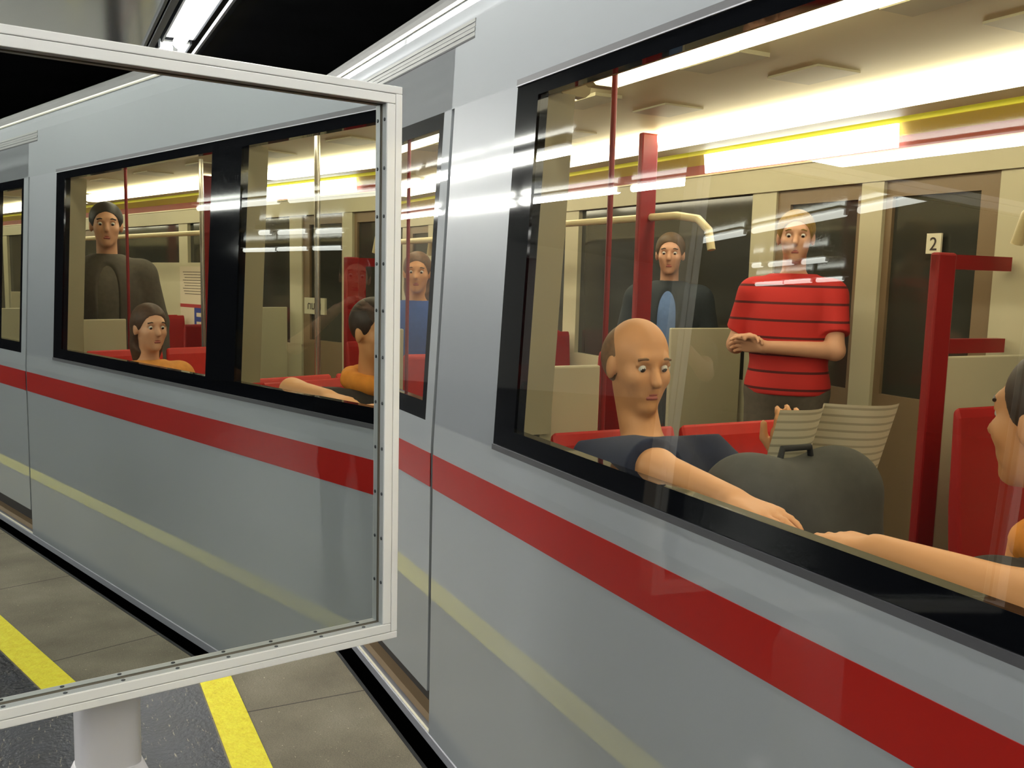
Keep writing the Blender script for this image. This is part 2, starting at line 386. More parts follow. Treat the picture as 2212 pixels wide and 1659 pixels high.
ZB, ZT, ZC = 1.070, 2.056, 2.30      # window belt, window head, cantrail
PB, PT = 1.133, 2.012                # clear glass
CX, PER, DOFF = .415, 5.97, 2.985
HALF = 2.29                          # half length of a bay between the doors (to the door seam)
bays = [CX - 2 * PER, CX - PER, CX, CX + PER, CX + 2 * PER]
doors = [CX - 3 * DOFF, CX - DOFF, CX + DOFF, CX + 3 * DOFF]
X0, X1 = CX - 2 * PER - HALF, CX + 2 * PER + HALF
for xc in bays:
    xa, xb = xc - HALF, xc + HALF
    P_(slab(MB(), xa, xb, .027, ZB), 'lower_body_panel', M['body'])
    P_(slab(MB(), xa, xb, .86, .97, .004, .0015, 2), 'red_stripe', M['red'], label='red stripe along the grey body')
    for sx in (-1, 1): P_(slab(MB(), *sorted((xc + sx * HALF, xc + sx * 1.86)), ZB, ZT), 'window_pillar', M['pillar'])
    # black glazing border round two panes
    q = MB(); slab(q, xc - 1.86, xc + 1.86, ZB, PB); slab(q, xc - 1.86, xc + 1.86, PT, ZT)
    slab(q, xc - 1.86, xc - 1.74, PB, PT); slab(q, xc + 1.74, xc + 1.86, PB, PT); slab(q, xc - .118, xc + .118, PB, PT)
    bd = P_(q, 'glazing_border', M['black'])
    q = MB(); slab(q, xc - 1.86, xc + 1.86, ZT - .004, ZT + .012, .01, .004, 1); slab(q, xc - 1.86, xc + 1.86, ZB - .003, ZB + .012, .01, .004, 1)
    CH(q, 'window_seal', M['seal'], bd)
    q = MB(); slab(q, xc - 1.86, xc + 1.86, ZT - .007, ZT - .004, .006, .005, 1)
    CH(q, 'seal_edge', M['sealbright'], bd)
    for (a, b) in ((xc - 1.74, xc - .118), (xc + .118, xc + 1.74)):
        q = MB(); q.add([(a, -ys(PB) - .004, PB), (b, -ys(PB) - .004, PB), (b, -ys(PT) - .004, PT), (a, -ys(PT) - .004, PT)], [(0, 1, 2, 3)])
        P_(q, 'window_pane', M['glass'])
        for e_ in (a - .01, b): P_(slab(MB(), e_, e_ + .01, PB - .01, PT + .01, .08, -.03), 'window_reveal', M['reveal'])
# upper body runs through
q = MB(); zs = [ZT, 2.12, 2.2, 2.26, ZC]
prof = [(-ys(z), z) for z in zs] + [(-1.172, 2.35), (-1.178, 2.378), (-1.215, 2.378), (-1.21, ZC), (-ys(ZT) - .03, ZT)]
q.prism(prof, X0, X1); P_(q, 'cantrail_panel', M['body'])
q = MB(); q.prism([(-1.174, 2.378), (-1.172, 2.384), (-1.174, 2.391), (-1.2, 2.391), (-1.2, 2.378)], X0, X1); P_(q, 'roof_rail', M['bright'], label='thin bright rail under the roof edge')
arc = [(-1.178, 2.391), (-1.186, 2.42), (-1.205, 2.449), (-1.3, 2.50), (-1.7, 2.56), (-2.52, 2.6), (-3.35, 2.56), (-3.74, 2.5), (-3.84, 2.45), (-3.87, 2.38)]
inn = [(y, z - .03) for y, z in arc[1:-1]]
q = MB(); q.prism(arc + inn[::-1], X0, X1); P_(q, 'roof', M['roof'])
# sill along the whole car
q = MB(); q.prism([(-1.1, -.008), (-1.097, -.006), (-1.097, .024), (-1.1, .027), (-1.2, .027), (-1.2, -.006)], X0, X1); P_(q, 'sill', M['sill'])
P_(MB().box(X0, X1, -3.85, -1.16, -.9, -.35), 'underframe', M['dark'])
# doors: two leaves each
for xd in doors:
    w = DOFF - HALF
    q = MB(); slab(q, xd - w, xd + w, .0265, .030, .008, -.001, 1); P_(q, 'threshold', M['bright'])
    q = MB(); q.prism([(-1.125, .03), (-1.132, .052), (-1.2, .052), (-1.2, .03)], xd - w, xd + w); P_(q, 'threshold_step', M['brown'])
    P_(MB().box(xd - w, xd + w, -1.24, -1.17, .03, .18), 'threshold_recess', M['dark'])
    q = MB(); slab(q, xd - w + .0, xd - w + .024, .165, ZT + .2, .03, -.012); slab(q, xd + w - .024, xd + w, .165, ZT + .2, .03, -.012); slab(q, xd - .008, xd + .008, .165, ZT + .2, .03, -.012)
    P_(q, 'door_seal', M['rubber'])
    for sx in (-1, 1):
        a, b = sorted((xd + sx * (w - .022), xd + sx * .006))
        wa, wb = a + .075, b - .075
        if sx < 0: wa = a + .06
        q = MB(); slab(q, a, b, .165, ZB); slab(q, a, wa, ZB, ZT); slab(q, wb, b, ZB, ZT); slab(q, a, b, ZT, 2.248)
        leaf = P_(q, 'door_leaf', M['body'])
        q = MB(); slab(q, a, b, .86, .97, .004, .0015, 2); CH(q, 'red_stripe', M['red'], leaf)
        q = MB(); slab(q, wa, wb, ZB, ZB + .06); slab(q, wa, wb, ZT - .05, ZT); slab(q, wa, wa + .035, ZB + .06, ZT - .05); slab(q, wb - .035, wb, ZB + .06, ZT - .05)
        CH(q, 'glazing_border', M['black'], leaf)
        q = MB(); a2, b2, c2, d2 = wa + .035, wb - .035, ZB + .06, ZT - .05
        q.add([(a2, -ys(c2) - .004, c2), (b2, -ys(c2) - .004, c2), (b2, -ys(d2) - .004, d2), (a2, -ys(d2) - .004, d2)], [(0, 1, 2, 3)])
        CH(q, 'door_window', M['glass'], leaf)
    q = MB()
    for i in range(4): slab(q, xd - w - .12, xd + w + .12, 2.25 + i * .0135, 2.2605 + i * .0135, .012, .001 + .0012 * (i % 2), 1)
    P_(q, 'door_header', M['groove'], label='grooved grey strip over the door')
    q = MB(); slab(q, xd - w - .12, xd + w + .12, 2.244, 2.25, .012, .001, 1); P_(q, 'header_seal', M['rubber'])

# ---- inside
P_(MB().box(X0, X1, -3.8, -1.2, -.06, 0), 'car_floor', M['carfloor'])
q = MB()
for xc in bays:
    q.box(xc - HALF, xc + HALF, -1.215, -1.16, 0, ZB)
    q.prism([(-1.13, ZB - .02), (-1.13, ZB), (-1.235, ZB + .008), (-1.24, ZB - .02)], xc - HALF, xc + HALF)
P_(q, 'inner_wall_panel', M['cream'])
for xc in bays:
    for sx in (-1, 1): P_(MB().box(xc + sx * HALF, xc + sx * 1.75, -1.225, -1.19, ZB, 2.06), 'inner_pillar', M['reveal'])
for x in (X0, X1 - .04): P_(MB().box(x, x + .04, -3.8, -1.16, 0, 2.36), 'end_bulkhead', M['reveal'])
q = MB(); q.prism([(-1.19, 2.03), (-1.235, 2.03), (-1.27, 2.25), (-1.45, 2.34), (-1.45, 2.36), (-1.2, 2.36)], X0, X1); P_(q, 'ceiling_cove', M['ceil'])
q = MB(); q.prism([(-1.4, 2.335), (-2.2, 2.36), (-2.85, 2.36), (-3.62, 2.335), (-3.62, 2.37), (-1.4, 2.37)], X0, X1); P_(q, 'car_ceiling', M['ceil'])
q = MB()
for x in np.arange(X0 + .3, X1, .95): q.box(x, x + .34, -2.34, -2.2, 2.345, 2.362); q.box(x + .03, x + .30, -2.82, -2.6, 2.352, 2.362)
P_(q, 'ceiling_vent', M['cream'])
def lamp_run(y, xs_):
    for (a, b) in xs_:
        q = MB(); pr = [(y + .075, 2.335), (y + .07, 2.285), (y + .05, 2.268), (y - .05, 2.268), (y - .07, 2.285), (y - .075, 2.335)]
        q.prism(pr, a + .06, b - .06); d = P_(q, 'ceiling_lamp', M['lamp'], bevel=.01)
        q = MB(); q.prism(pr, a, a + .058); q.prism(pr, b - .058, b); CH(q, 'lamp_end_cap', M['lampcap'], d)
lamp_run(-1.93, [(-13.5, -11.0), (-10.9, -8.0), (8.7, 11.2), (11.3, 14.6), (-7.9, -6.0), (-5.9, -3.4), (-3.3, -.1), (.0, 3.12), (3.3, 5.9), (6.0, 8.6)])
lamp_run(-3.11, [(-13.5, -11.0), (-10.9, -8.0), (8.7, 11.2), (11.3, 14.6), (-7.9, -6.45), (-6.35, -3.45), (-2.75, .4), (.45, 5.5), (5.6, 8.6)])
# far wall
YF = -3.75
far_doors = doors
q = MB()
for xc in bays: q.box(xc - HALF + .02, xc + HALF - .02, YF - .05, YF, 0, .95)
q.box(X0, X1, YF - .05, YF + .02, 2.06, 2.2); P_(q, 'far_wall_panel', M['cream'])
q = MB()
for xc in bays:
    for d in (-HALF, -.1, HALF - .2): q.box(xc + d, xc + d + .2, YF - .05, YF + .004, .95, 2.06)
P_(q, 'far_window_post', M['cream'])
for xc in bays:
    P_(MB().box(xc - HALF + .1, xc + HALF - .1, YF - .06, YF - .03, .95, 2.06), 'far_window', M['fglass'])
P_(MB().box(X0, X1, YF - .05, YF + .03, 2.33, 2.36), 'cove_trim', M['yellowtrim'], label='thin faintly glowing yellow trim line at the ceiling edge')
P_(MB().prism([(YF - .03, 2.27), (YF + .0, 2.27), (YF + .02, 2.33), (YF - .03, 2.33)], X0, X1), 'advert_band', M['yband'], label='ochre yellow band above the far doors')
P_(MB().prism([(YF - .03, 2.205), (YF, 2.205), (YF, 2.27), (YF - .03, 2.27)], X0, X1), 'route_band', M['rband'], label='brick red band under the yellow one')
P_(MB().box(X0, X1, YF - .03, YF + .035, 2.195, 2.205), 'band_trim', M['railm'])
for a, b in ((3.25, 4.72), (-3.89, -2.42)):
    q = MB(); q.prism([(YF + .022, 2.212), (YF + .03, 2.212), (YF + .045, 2.325), (YF + .03, 2.325)], a, b); P_(q, 'lit_sign_panel', M['lit'])
for xd in far_doors:
    w = DOFF - HALF
    for sx in (-1, 1):
        a, b = sorted((xd + sx * w, xd + sx * .01))
        q = MB(); q.box(a, b, YF - .05, YF - .01, .02, 1.0); q.box(a, b, YF - .05, YF - .01, 1.98, 2.06)
        q.box(a, a + .1, YF - .05, YF - .01, 1.0, 1.98); q.box(b - .1, b, YF - .05, YF - .01, 1.0, 1.98)
        leaf = P_(q, 'far_door_leaf', M['taupe'])
        CH(MB().box(a + .1, b - .1, YF - .045, YF - .03, 1.0, 1.98), 'door_window', M['fglass'], leaf)
    q = MB(); q.box(xd - .07, xd + .07, YF - .01, YF + .012, .02, 2.06); P_(q, 'door_edge_strip', M['cream'])
# small square label with the figure 2
q = MB(); q.box(2.985, 3.065, YF - .008, YF + .003, 1.70, 1.795); lb = P_(q, 'number_label', M['white'])
def lettering(txt, loc, size, m, rotz, parent, name='lettering'):
    cu_ = bpy.data.curves.new(name, 'FONT'); cu_.body = txt; cu_.size = size; cu_.align_x = 'CENTER'; cu_.extrude = .0006
    to = bpy.data.objects.new(name, cu_); COL.objects.link(to)
    to.matrix_world = Matrix.Translation(loc) @ Matrix.Rotation(rotz, 4, 'Z') @ Matrix.Rotation(PI / 2, 4, 'X')
    bpy.context.view_layer.update()
    dg = bpy.context.evaluated_depsgraph_get(); me = bpy.data.meshes.new_from_object(to.evaluated_get(dg)); me.transform(to.matrix_world)
    bpy.data.objects.remove(to)
    o = bpy.data.objects.new(name, me); COL.objects.link(o); me.materials.clear(); me.materials.append(m); o.parent = parent
    return o
lettering('2', (3.025, YF + .0045, 1.716), .088, M['ink'], PI, lb)
# posters and the cream panel in the carriage behind the viewpoint (seen in the mirror)
P_(MB().box(-7.65, -4.55, YF - .02, YF + .012, .95, 1.66), 'advert_panel', M['cream'])
q = MB().box(-5.62, -4.86, YF + .012, YF + .016, .97, 1.62); po = P_(q, 'poster', M['paper'])
q = MB()
for i in range(9): q.box(-5.55 + .02 * (i % 3), -4.92 - .05 * (i % 4), YF + .016, YF + .017, 1.56 - i * .028, 1.566 - i * .028)
CH(q, 'poster_text', M['ink'], po)
CH(MB().box(-5.62, -4.86, YF + .016, YF + .018, 1.20, 1.235), 'poster_stripe', M['redprint'], po)
q = MB(); q.box(-5.3, -4.88, YF + .016, YF + .018, .99, 1.2); CH(q, 'poster_block', M['blue'], po)
q = MB(); q.box(-5.25, -5.0, YF + .018, YF + .019, 1.02, 1.06); q.box(-5.25, -5.0, YF + .018, YF + .019, 1.11, 1.15); CH(q, 'poster_mark', M['paper'], po)
P_(MB().box(-8.15, -7.68, YF - .01, YF + .014, .9, 1.68), 'line_map', map_material())
q = MB().box(-3.25, -2.93, YF - .028, YF - .008, 1.22, 1.36); np_ = P_(q, 'name_plate', M['cream'])
lettering('raun', (-3.09, YF - .0065, 1.26), .12, M['ink'], PI, np_)

# partitions beside the doors: cream board, red post
for xd in doors:
    for sx in (-1, 1):
        x = xd + sx * .905
        q = MB(); q.box(x - .012, x + .012, -1.58, -1.22, .12, 1.27); P_(q, 'draught_screen', M['cream'], bevel=.006)
        P_(MB().tube([(x, -1.6, 0), (x, -1.6, 2.34)], .009, 12), 'grab_pole', M['redpost'], label='thin red pole beside the door')
        q = MB(); q.box(x - .012, x + .012, -3.72, -3.2, .12, 1.27); P_(q, 'draught_screen', M['cream'], bevel=.006)
        q = MB(); yo = .16 if abs(x - CX) > DOFF else 0; q.box(x - .02, x + .02, -3.21 + yo, -3.1 + yo, 0, 2.34 if yo else 1.68); P_(q, 'red_post', M['redpost'], bevel=.01)
# red framed glass beside the far door, right of the standing man
for x in (2.62, -1.80):
    q = MB(); q.box(x - .02, x + .02, -3.72, -3.3, 1.27, 1.33); q.box(x - .02, x + .02, -3.72, -3.3, 1.62, 1.68); q.box(x - .02, x + .02, -3.36, -3.3, 1.33, 1.62)
    P_(q, 'red_screen_frame', M['redpost'])
# grab rails
for (a, b) in ((3.75, 7.6), (-6.9, -3.0), (-1.2, 2.1)):
    n = 8; pts = [(a, -3.02, 1.70), (a + .03, -3.02, 1.80), (a + .12, -3.02, 1.86)] + [(a + .3 + (b - a - .6) * i / n, -3.02, 1.885) for i in range(n + 1)] + [(b - .12, -3.02, 1.86), (b - .03, -3.02, 1.80), (b, -3.02, 1.70)]
    P_(MB().tube(pts, .021, 12), 'grab_rail', M['railm'])
for (a, b) in ((4.6, 6.2),):
    pts = [(a, -2.05, 1.60), (a + .15, -2.05, 1.68), (a + .4, -2.05, 1.74), (b - .3, -2.05, 1.74), (b, -2.05, 1.70)]
    P_(MB().tube(pts, .018, 12), 'grab_rail', M['railm'])
for x, y in ((-2.57, -2.5), (-.6, -2.2)):
    P_(MB().tube([(x, y, 0), (x, y, 2.35)], .016, 12), 'grab_pole', M['steel'])
# seats: double shells, facing each other in bays
def seat(x, face, y0, y1, m):
    """x = plane of the back of the backrest; face = +1 looks towards +x"""
    s_ = bpy.data.objects.new('seat', None); COL.objects.link(s_); s_.parent = TR; s_.matrix_parent_inverse = WINV[TR]; s_.empty_display_size = .1
    f = face
    ym = (y0 + y1) / 2
    for (a, b) in ((y0, ym), (ym, y1)):
        a, b = max(a, b) - .012, min(a, b) + .012
        q = MB(); n = 8
        pr = [(x + f * .06, .40), (x + f * .46, .41), (x + f * .49, .435), (x + f * .46, .46), (x + f * .15, .445), (x + f * .06, .44)]
        vs = [(px, a, pz) for px, pz in pr] + [(px, b, pz) for px, pz in pr]; k = len(pr)
        q.add(vs, [(i, (i + 1) % k, k + (i + 1) % k, k + i) for i in range(k)] + [tuple(range(k)), tuple(range(k, 2 * k))])
        CH(q, 'cushion', m, s_, bevel=.012)
        q = MB(); pr = [(x + f * .10, .42), (x + f * .06, .75), (x + f * .03, 1.08), (x + f * .015, 1.12), (x, 1.10), (x + f * .01, .75), (x + f * .04, .42)]
        vs = [(px, a, pz) for px, pz in pr] + [(px, b, pz) for px, pz in pr]; k = len(pr)
        q.add(vs, [(i, (i + 1) % k, k + (i + 1) % k, k + i) for i in range(k)] + [tuple(range(k)), tuple(range(k, 2 * k))])
        CH(q, 'backrest', m, s_, bevel=.014)
    q = MB(); q.box(x + f * .1, x + f * .4, ym - .2, ym + .2, .30, .40); q.box(x + f * .18, x + f * .3, ym - .06, ym + .06, 0, .3); CH(q, 'pedestal', M['sill'], s_)
    return s_
for xc in bays[1:4]:
    for (x, f) in ((xc - 1.8, 1), (xc - .06, -1), (xc + .06, 1), (xc + 1.8, -1)):
        seat(x, f, -1.235, -2.12, M['redseat']); seat(x, f, -3.72, -2.9, M['redseat2'])

# ------------------------------------------------------------------ people (implicit bodies polygonised here)
BIG = 9.0
def surfnet(F, org, h):
    S = F < 0
    nx, ny, nz = F.shape
    c = np.zeros((nx - 1, ny - 1, nz - 1), np.int8)
    for dx in (0, 1):
        for dy in (0, 1):
            for dz in (0, 1): c += S[dx:nx - 1 + dx, dy:ny - 1 + dy, dz:nz - 1 + dz]
    act = (c > 0) & (c < 8); I = np.argwhere(act); idx = -np.ones(c.shape, np.int64); idx[act] = np.arange(len(I))
    acc = np.zeros((len(I), 3)); cnt = np.zeros(len(I))
    cor = [(a, b, d) for a in (0, 1) for b in (0, 1) for d in (0, 1)]
    i, j, k = I.T
    for a in cor:
        for ax in range(3):
            if a[ax]: continue
            b = list(a); b[ax] = 1
            fa = F[i + a[0], j + a[1], k + a[2]]; fb = F[i + b[0], j + b[1], k + b[2]]
            m = (fa < 0) != (fb < 0); t = np.where(m, fa / np.where(m, fa - fb, 1), 0)
            p = np.array(a, float)[None].repeat(len(I), 0); p[:, ax] += t
            acc[m] += p[m]; cnt[m] += 1
    V = (I + acc / cnt[:, None]) * h + org
    Q = []
    for ax in range(3):
        o1, o2 = [(1, 2), (2, 0), (0, 1)][ax]
        A = S.take(range(0, S.shape[ax] - 1), ax); B = S.take(range(1, S.shape[ax]), ax)
        E = np.argwhere(A != B); E = E[(E[:, o1] > 0) & (E[:, o2] > 0) & (E[:, o1] < S.shape[o1] - 1) & (E[:, o2] < S.shape[o2] - 1)]
        inside = S[E[:, 0], E[:, 1], E[:, 2]]
        def cell(d1, d2):
            e_ = E.copy(); e_[:, o1] -= d1; e_[:, o2] -= d2; return idx[e_[:, 0], e_[:, 1], e_[:, 2]]
        qd = np.stack([cell(1, 1), cell(0, 1), cell(0, 0), cell(1, 0)], 1)
        qd[~inside] = qd[~inside][:, ::-1]; Q.append(qd)
    return V, np.concatenate(Q)

def cap(a, b, ra, rb=None, k=.02, clip=None): return dict(t='c', a=np.array(a, float), b=np.array(b, float), ra=ra, rb=ra if rb is None else rb, k=k, clip=clip)
def ell(c, r, R=None, k=.02, clip=None): return dict(t='e', c=np.array(c, float), r=np.array(r, float), R=np.eye(3) if R is None else R, k=k, clip=clip)
def sdf(p, X, g=0):
    if p['t'] == 'c':
        ba = p['b'] - p['a']; pa = X - p['a']; t = np.clip(pa @ ba / max(ba @ ba, 1e-9), 0, 1)
        d = np.linalg.norm(pa - t[..., None] * ba, axis=-1) - (p['ra'] + (p['rb'] - p['ra']) * t) - g
    else:
        q = (X - p['c']) @ p['R'].T; r = p['r'] + g
        k0 = np.linalg.norm(q / r, axis=-1); k1 = np.linalg.norm(q / (r * r), axis=-1)
        d = k0 * (k0 - 1) / np.maximum(k1, 1e-6)
    if p.get('clip') is not None:
        o, n = p['clip']; d = np.maximum(d, (X - o) @ n)
    return d
def bounds(p, g):
    if p['t'] == 'c':
        r = max(p['ra'], p['rb']) + g; return np.minimum(p['a'], p['b']) - r, np.maximum(p['a'], p['b']) + r
    r = p['r'].max() + g; return p['c'] - r, p['c'] + r
def implicit(prims, h, g=0, subs=(), planes=()):
    lo = np.min([bounds(p, g)[0] for p in prims], 0) - 3 * h; hi = np.max([bounds(p, g)[1] for p in prims], 0) + 3 * h
    n = np.ceil((hi - lo) / h).astype(int) + 1
    F = np.full(n, .5, np.float32)
    def grid(l, u):
        i0 = np.maximum(((l - lo) / h).astype(int) - 2, 0); i1 = np.minimum(((u - lo) / h).astype(int) + 3, n)
        ax = [lo[d] + h * np.arange(i0[d], i1[d]) for d in range(3)]
        return tuple(slice(i0[d], i1[d]) for d in range(3)), np.stack(np.meshgrid(*ax, indexing='ij'), -1)
    for p in prims:
        l, u = bounds(p, g); sl, X = grid(l - p['k'] - h, u + p['k'] + h); d = sdf(p, X, g); f = F[sl]; k = p['k']
        w = np.maximum(k - np.abs(f - d), 0) / k; F[sl] = np.minimum(f, d) - w * w * k / 4
    for p in subs:
        l, u = bounds(p, 0); sl, X = grid(l - .02, u + .02); d = -sdf(p, X); f = F[sl]; k = .008
        w = np.maximum(k - np.abs(f - d), 0) / k; F[sl] = np.maximum(f, d) + w * w * k / 4
    if planes:
        ax = [lo[d] + h * np.arange(n[d]) for d in range(3)]; X = np.stack(np.meshgrid(*ax, indexing='ij'), -1)
        for o, nn in planes: F = np.maximum(F, (X - o) @ nn)
    return surfnet(F, lo, h)
def mesh_np(name, V, Q, m, parent):
    me = bpy.data.meshes.new(name); me.from_pydata(V.tolist(), [], Q.tolist()); me.update()
    me.polygons.foreach_set('use_smooth', [True] * len(me.polygons)); me.materials.append(m)
    o = bpy.data.objects.new(name, me); COL.objects.link(o); o.parent = parent; return o
def nv(v): v = np.array(v, float); return v / np.linalg.norm(v)

def hand(w, d, palm, side, s=1.0, curl=.5):
    """prims of a hand: wrist w, finger direction d, palm normal, side = +1 thumb to d x palm"""
    d = nv(d); pn = nv(np.array(palm, float) - d * np.dot(palm, d)); sd = np.cross(d, pn) * side; out = []
    L = [.070, .078, .072, .056]; off = [.033, .011, -.011, -.032]; K = []
    for o, l in zip(off, L):
        kn = w + d * .088 * s + sd * o * s
        out.append(cap(w + sd * o * .45 * s, kn, .016 * s, .0125 * s, .012))
        p = kn; a = curl * .5; r = .0088 * s
        for q, fr in enumerate((.45, .32, .23)):
            dir_ = d * math.cos(a) + pn * math.sin(a); e_ = p + dir_ * l * fr * s
            out.append(cap(p, e_, r, r * .92, .004)); p = e_; a += curl; r *= .92
    t0 = w + d * .03 * s + sd * .026 * s; t1 = t0 + (d * .6 + sd * .65 + pn * .35) * .042 * s; t2 = t1 + (d * .85 + sd * .15 + pn * .45) * .036 * s
    out += [cap(t0, t1, .014 * s, .011 * s, .01), cap(t1, t2, .0105 * s, .0085 * s, .004)]
    return out

def person(label, pos, yawp, H=1.75, seated=False, J=None, shirt=None, sleeve=.45, trousers=None, skin='skin', hair=None, hairstyle='short',
           jacket=None, scarf=None, vox=.0085, shoe=(40, 36, 34), curl=(.5, .5), headyaw=0, headpitch=0, palms=None, group=None, build=1.0):
    s = H / 1.78
    j = {}
    if not seated:
        j.update(P=(0, 0, .96), C=(-.005, 0, 1.28), N=(-.01, 0, 1.47), Hd=(.035, 0, 1.655))
        for sg, nm in ((1, 'L'), (-1, 'R')):
            j.update({'S' + nm: (-.01, .172 * sg, 1.395), 'E' + nm: (-.02, .24 * sg, 1.13), 'W' + nm: (.06, .25 * sg, .88), 'F' + nm: (.1, .25 * sg, .8),
                      'Hi' + nm: (0, .09 * sg, .92), 'K' + nm: (.02, .105 * sg, .5), 'A' + nm: (-.02, .11 * sg, .09), 'T' + nm: (.16, .13 * sg, .04)})
    else:
        z = -.42 / s * 0
        j.update(P=(.02, 0, .565), C=(-.03, 0, .87), N=(-.045, 0, 1.06), Hd=(0.0, 0, 1.25))
        for sg, nm in ((1, 'L'), (-1, 'R')):
            j.update({'S' + nm: (-.045, .172 * sg, .99), 'E' + nm: (.06, .24 * sg, .75), 'W' + nm: (.28, .18 * sg, .66), 'F' + nm: (.36, .15 * sg, .64),
                      'Hi' + nm: (.04, .09 * sg, .55), 'K' + nm: (.46, .11 * sg, .54), 'A' + nm: (.44, .12 * sg, .09), 'T' + nm: (.62, .13 * sg, .04)})
    j = {k_: np.array(v, float) * s for k_, v in j.items()}
    if J:
        cy, sy = math.cos(-yawp), math.sin(-yawp)
        for k_, v in J.items():
            dv = np.array(v, float) - np.array((pos[0], pos[1], 0)); j[k_] = np.array((cy * dv[0] - sy * dv[1], sy * dv[0] + cy * dv[1], dv[2]))
    up = nv(j['N'] - j['P']); lf = nv(np.cross(up, np.cross((0, 1, 0), up))); lf = nv(np.array((0, 1, 0)) - up * up[1]); fw = np.cross(lf, up)
    R = np.stack([fw, lf, up]); b_w = build
    Pv, Cv, Nv = j['P'], j['C'], j['N']; mid = Pv * .5 + Cv * .5
    torso = [ell(Pv, np.array((.12, .165, .125)) * s * b_w, R, .05), ell(mid, np.array((.105, .148, .17)) * s * b_w, R, .06),
             ell(Cv, np.array((.122, .172, .20)) * s * b_w, R, .06), cap(Nv - up * .055 * s, j['SL'] - up * .012 * s, .058 * s, .05 * s, .05), cap(Nv - up * .055 * s, j['SR'] - up * .012 * s, .058 * s, .05 * s, .05)]
    arms, legs, feet, hands = [], [], [], []
    for nm, sg in (('L', 1), ('R', -1)):
        arms += [(cap(j['S' + nm], j['E' + nm], .056 * s, .043 * s, .03)), (cap(j['E' + nm], j['W' + nm], .042 * s, .028 * s, .02))]
        pal = (palms or {}).get(nm, (0, -sg * 1.0, -.3))
        hands += hand(j['W' + nm], j['F' + nm] - j['W' + nm], np.array(pal, float), sg, s, curl[0 if nm == 'L' else 1])
        legs += [cap(j['Hi' + nm], j['K' + nm], .088 * s, .06 * s, .04), cap(j['K' + nm], j['A' + nm], .058 * s, .04 * s, .02)]
        feet += [cap(j['A' + nm] * np.array((1, 1, .6)), j['T' + nm], .045 * s, .036 * s, .02)]
    # head frame
    cyw, syw = math.cos(headyaw), math.sin(headyaw); cp_, sp_ = math.cos(headpitch), math.sin(headpitch)
    hf = np.array((cyw * cp_, syw * cp_, -sp_)); hl = np.array((-syw, cyw, 0)); hu = np.cross(hf, hl); HR = np.stack([hf, hl, hu]); hc = j['Hd']
    def hp(f, l, u): return hc + (hf * f + hl * l + hu * u) * s
    E3 = lambda *r: np.array(r) * s
    head = [ell(hp(-.012, 0, .03), E3(.096, .077, .092), HR, .03), ell(hp(.03, 0, -.045), E3(.062, .056, .068), HR, .03),
            cap(hp(.076, -.03, .03), hp(.076, .03, .03), .014 * s, None, .02), cap(hp(.086, 0, .012), hp(.106, 0, -.026), .009 * s, .0135 * s, .012),
            cap(hp(.074, -.016, -.062), hp(.074, .016, -.062), .0115 * s, None, .01), ell(hp(.066, 0, -.097), E3(.022, .024, .02), HR, .02),
            ell(hp(.055, .038, -.02), E3(.03, .022, .026), HR, .02), ell(hp(.055, -.038, -.02), E3(.03, .022, .026), HR, .02)]
    for sg in (1, -1): head += [cap(hp(.0835, .019 * sg, .0172), hp(.077, .044 * sg, .0158), .0062 * s, None, .006), cap(hp(.081, .02 * sg, -.006), hp(.075, .043 * sg, -.005), .0052 * s, None, .006)]
    for sg in (1, -1): head.append(ell(hp(-.005, .077 * sg, -.004), E3(.019, .010, .032), HR, .008))
    sock = [ell(hp(.091, .031 * sg, .008), E3(.013, .017, .0125), HR) for sg in (1, -1)] + [cap(hp(.09, -.02, -.063), hp(.09, .02, -.063), .0022 * s)]
    neck = [cap(Nv - up * .02 * s, hp(-.02, 0, -.06), .055 * s, .052 * s, .03)]
    root = empty('person', (pos[0], pos[1], pos[2] if len(pos) > 2 else 0), label, 'person', group); root.rotation_euler = (0, 0, yawp)
    body = implicit(torso + neck + head + arms + legs + feet + hands, vox, 0, sock)
    mesh_np('body', *body, M[skin], root)
    for sg in (1, -1):
        bm = bmesh.new(); bmesh.ops.create_uvsphere(bm, u_segments=14, v_segments=10, radius=.0112 * s)
        bmesh.ops.translate(bm, verts=bm.verts, vec=hp(.0755, .031 * sg, .008)); me = bpy.data.meshes.new('eye'); bm.to_mesh(me); bm.free()
        me.materials.append(M['eye']); eo = bpy.data.objects.new('eye', me); COL.objects.link(eo); eo.parent = root
        for p in me.polygons: p.use_smooth = True
        bm = bmesh.new(); bmesh.ops.create_uvsphere(bm, u_segments=12, v_segments=8, radius=.0092 * s)
        bmesh.ops.translate(bm, verts=bm.verts, vec=hp(.0780, .031 * sg, .0065)); me = bpy.data.meshes.new('iris'); bm.to_mesh(me); bm.free()
        me.materials.append(M['iris']); io = bpy.data.objects.new('iris', me); COL.objects.link(io); io.parent = eo
    for dz, rr_ in ((.0045, .0055), (-.0055, .0065)):
        lm = MB(); lm.tube([hp(.074, -.024, -.0625), hp(.0835, -.012, -.0625 + dz), hp(.086, 0, -.0625 + dz * .9), hp(.0835, .012, -.0625 + dz), hp(.074, .024, -.0625)], [.001 * s, rr_ * s, rr_ * s, rr_ * s, .001 * s], 8)
        lm.build('lip', M['lips'], root)
